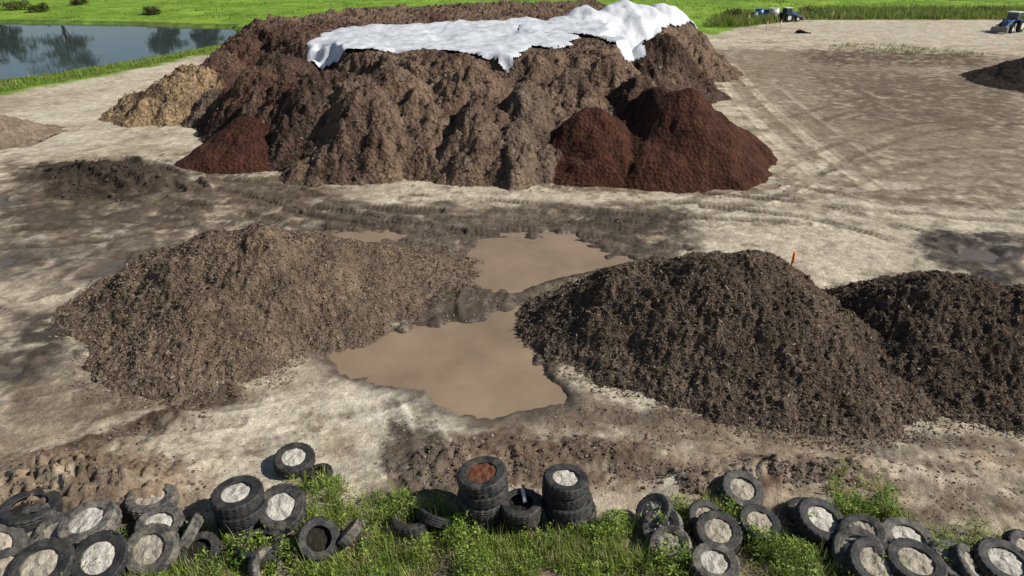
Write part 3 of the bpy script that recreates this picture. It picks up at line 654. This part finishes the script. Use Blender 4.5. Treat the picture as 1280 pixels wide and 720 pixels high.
for i,(u,v,ra,hg) in enumerate([(192,18,1.6,1.2),(50,15,1.8,1.3),(20,12,2.2,1.4),(100,6,1.5,1.2),(498,22,1.8,1.3),(915,24,1.8,1.5),(1010,20,1.5,1.2),(1240,18,1.6,1.2)]):
    shrub(u,v,ra,hg,OL,700+i)
def tree(x,y,h,rad,seed):
    r=np.random.default_rng(seed); e=bpy.data.objects.new('tree',None); scene.collection.objects.link(e); z0=float(gz(np.array([x]),np.array([y]))[0])
    cyl('trunk',(x,y,z0-.2),(x+r.normal(0,.3),y,z0+h*.6),h*.03,h*.012,M_bark,10,e)
    cx=[];cy=[];cz=[]
    for i in range(9):
        a=r.uniform(0,6.28); zz=z0+h*r.uniform(.25,.55); L=rad*r.uniform(.6,1)
        ex,ey,ez=x+math.cos(a)*L,y+math.sin(a)*L,zz+h*r.uniform(.12,.32)
        cyl('limb',(x,y,zz),(ex,ey,ez),h*.011,h*.004,M_bark,6,e)
        for j in range(7):
            t=r.uniform(.4,1.1); cx.append(x+(ex-x)*t+r.normal(0,rad*.2)); cy.append(y+(ey-y)*t+r.normal(0,rad*.2)); cz.append(zz+(ez-zz)*t+r.normal(0,h*.06))
    for j in range(14): cx.append(x+r.normal(0,rad*.3)); cy.append(y+r.normal(0,rad*.3)); cz.append(z0+h*r.uniform(.6,.92))
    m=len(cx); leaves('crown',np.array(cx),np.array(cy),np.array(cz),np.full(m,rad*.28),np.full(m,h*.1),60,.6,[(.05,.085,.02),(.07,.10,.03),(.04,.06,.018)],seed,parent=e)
for i,(u,h,ra) in enumerate([(85,15,5.5),(10,13,4.5),(-60,12,5),(205,12,4),(262,10.5,3.5),(-150,13,6)]):
    dx=(u-640)/F/1.05; yy=150+(i*37%11); tree(dx*yy,yy,h,ra,900+i)

# ================= machinery and small objects
M_blue=plain('blue_paint',(.03,.10,.30),.35,.5,.12); M_blk=plain('black_rubber',(.02,.02,.02),.8,.3,.2); M_grey=plain('grey_steel',(.2,.2,.2),.5,.4,.2); M_glass=plain('cab_glass',(.03,.04,.05),.08,.6,.05); M_or=plain('orange_paint',(.85,.2,.03),.6,.3,.08); M_wood=plain('timber',(.35,.26,.16),.9,.2,.2)
def box(name,c,sz,mat,parent,bev=.04,rot=0):
    me=bpy.data.meshes.new(name)
    import bmesh
    bm=bmesh.new(); bmesh.ops.create_cube(bm,size=1); bmesh.ops.scale(bm,vec=sz,verts=bm.verts); bmesh.ops.bevel(bm,geom=bm.edges[:],offset=bev,segments=2,affect='EDGES'); bm.to_mesh(me); bm.free()
    me.materials.append(mat); o=bpy.data.objects.new(name,me); scene.collection.objects.link(o); o.location=c; o.rotation_euler=(0,rot,0); o.parent=parent; return o
def tractor(u,v,ang,s=1):
    x,y=site(u,v); e=bpy.data.objects.new('tractor',None); scene.collection.objects.link(e)
    box('hood',(1.0,0,1.25),(1.7,.75,.75),M_blue,e,.1); box('chassis',(.4,0,.8),(3.2,.5,.4),M_grey,e)
    box('cab',(-.55,0,1.75),(1.25,1.3,1.3),M_glass,e,.08); box('roof',(-.55,0,2.48),(1.5,1.5,.14),M_white,e,.05)
    for a in(-.62,.62):
        for b in (-1.15,.05): box('pillar',(b,a,1.8),(.08,.1,1.3),M_blue,e,.02)
        box('fender',(-.8,a*1.35,1.5),(1.3,.45,.14),M_blue,e,.05)
        cyl('rear_wheel',(-.8,a*1.2,.78),(-.8,a*1.95,.78),.78,.78,M_blk,24,e); cyl('rear_rim',(-.8,a*1.25,.78),(-.8,a*2.0,.78),.4,.4,M_white,16,e)
        cyl('front_wheel',(1.35,a*1.1,.5),(1.35,a*1.65,.5),.5,.5,M_blk,20,e); cyl('front_rim',(1.35,a*1.15,.5),(1.35,a*1.7,.5),.25,.25,M_white,12,e)
        box('loader_arm',(1.6,a*.9,1.2),(2.3,.12,.18),M_grey,e,.03,.35)
    box('bucket',(2.8,0,.5),(.6,2,.6),M_grey,e,.08); cyl('exhaust',(1.2,.3,1.6),(1.2,.3,2.4),.05,.05,M_blk,8,e)
    e.location=(x,y,0); e.rotation_euler=(0,0,math.radians(ang)); e.scale=(s,s,s)
tractor(1260,40,215,.95); tractor(985,27,20,.75)
def drum(u,v,mat,name='storage_drum',r_=.45,h_=1.3):
    x,y=site(u,v); e=bpy.data.objects.new(name,None); scene.collection.objects.link(e)
    cyl('body',(x,y,0),(x,y,h_),r_,r_,mat,20,e)
    for zz in (.05,h_*.35,h_*.66,h_-.03): cyl('hoop',(x,y,zz),(x,y,zz+.05),r_+.03,r_+.03,mat,20,e)
    cyl('cap',(x+.15,y,h_),(x+.15,y,h_+.06),.08,.08,M_blk,8,e)
drum(948,25,M_blue,'storage_drum',.6,1.5); drum(957,24,M_blue); drum(966,25,M_white,'water_tank',.7,1.6); drum(942,27,M_grey)
for u,v in [(975,38),(958,39),(1040,24),(935,30)]:
    x,y=site(u,v); e=bpy.data.objects.new('marker_post',None); scene.collection.objects.link(e); cyl('post',(x,y,0),(x,y,1.2),.07,.06,M_white,8,e); cyl('cap',(x,y,1.2),(x,y,1.3),.09,.05,M_or,8,e)
def stake(u,v,h):
    x,y=site(u,v); e=bpy.data.objects.new('survey_stake',None); scene.collection.objects.link(e)
    cyl('peg',(x,y,-.1),(x+.05,y,h),.035,.03,M_wood,6,e); cyl('orange_top',(x+.033,y,h*.55),(x+.053,y,h+.01),.05,.045,M_or,6,e)
stake(986,344,.9)
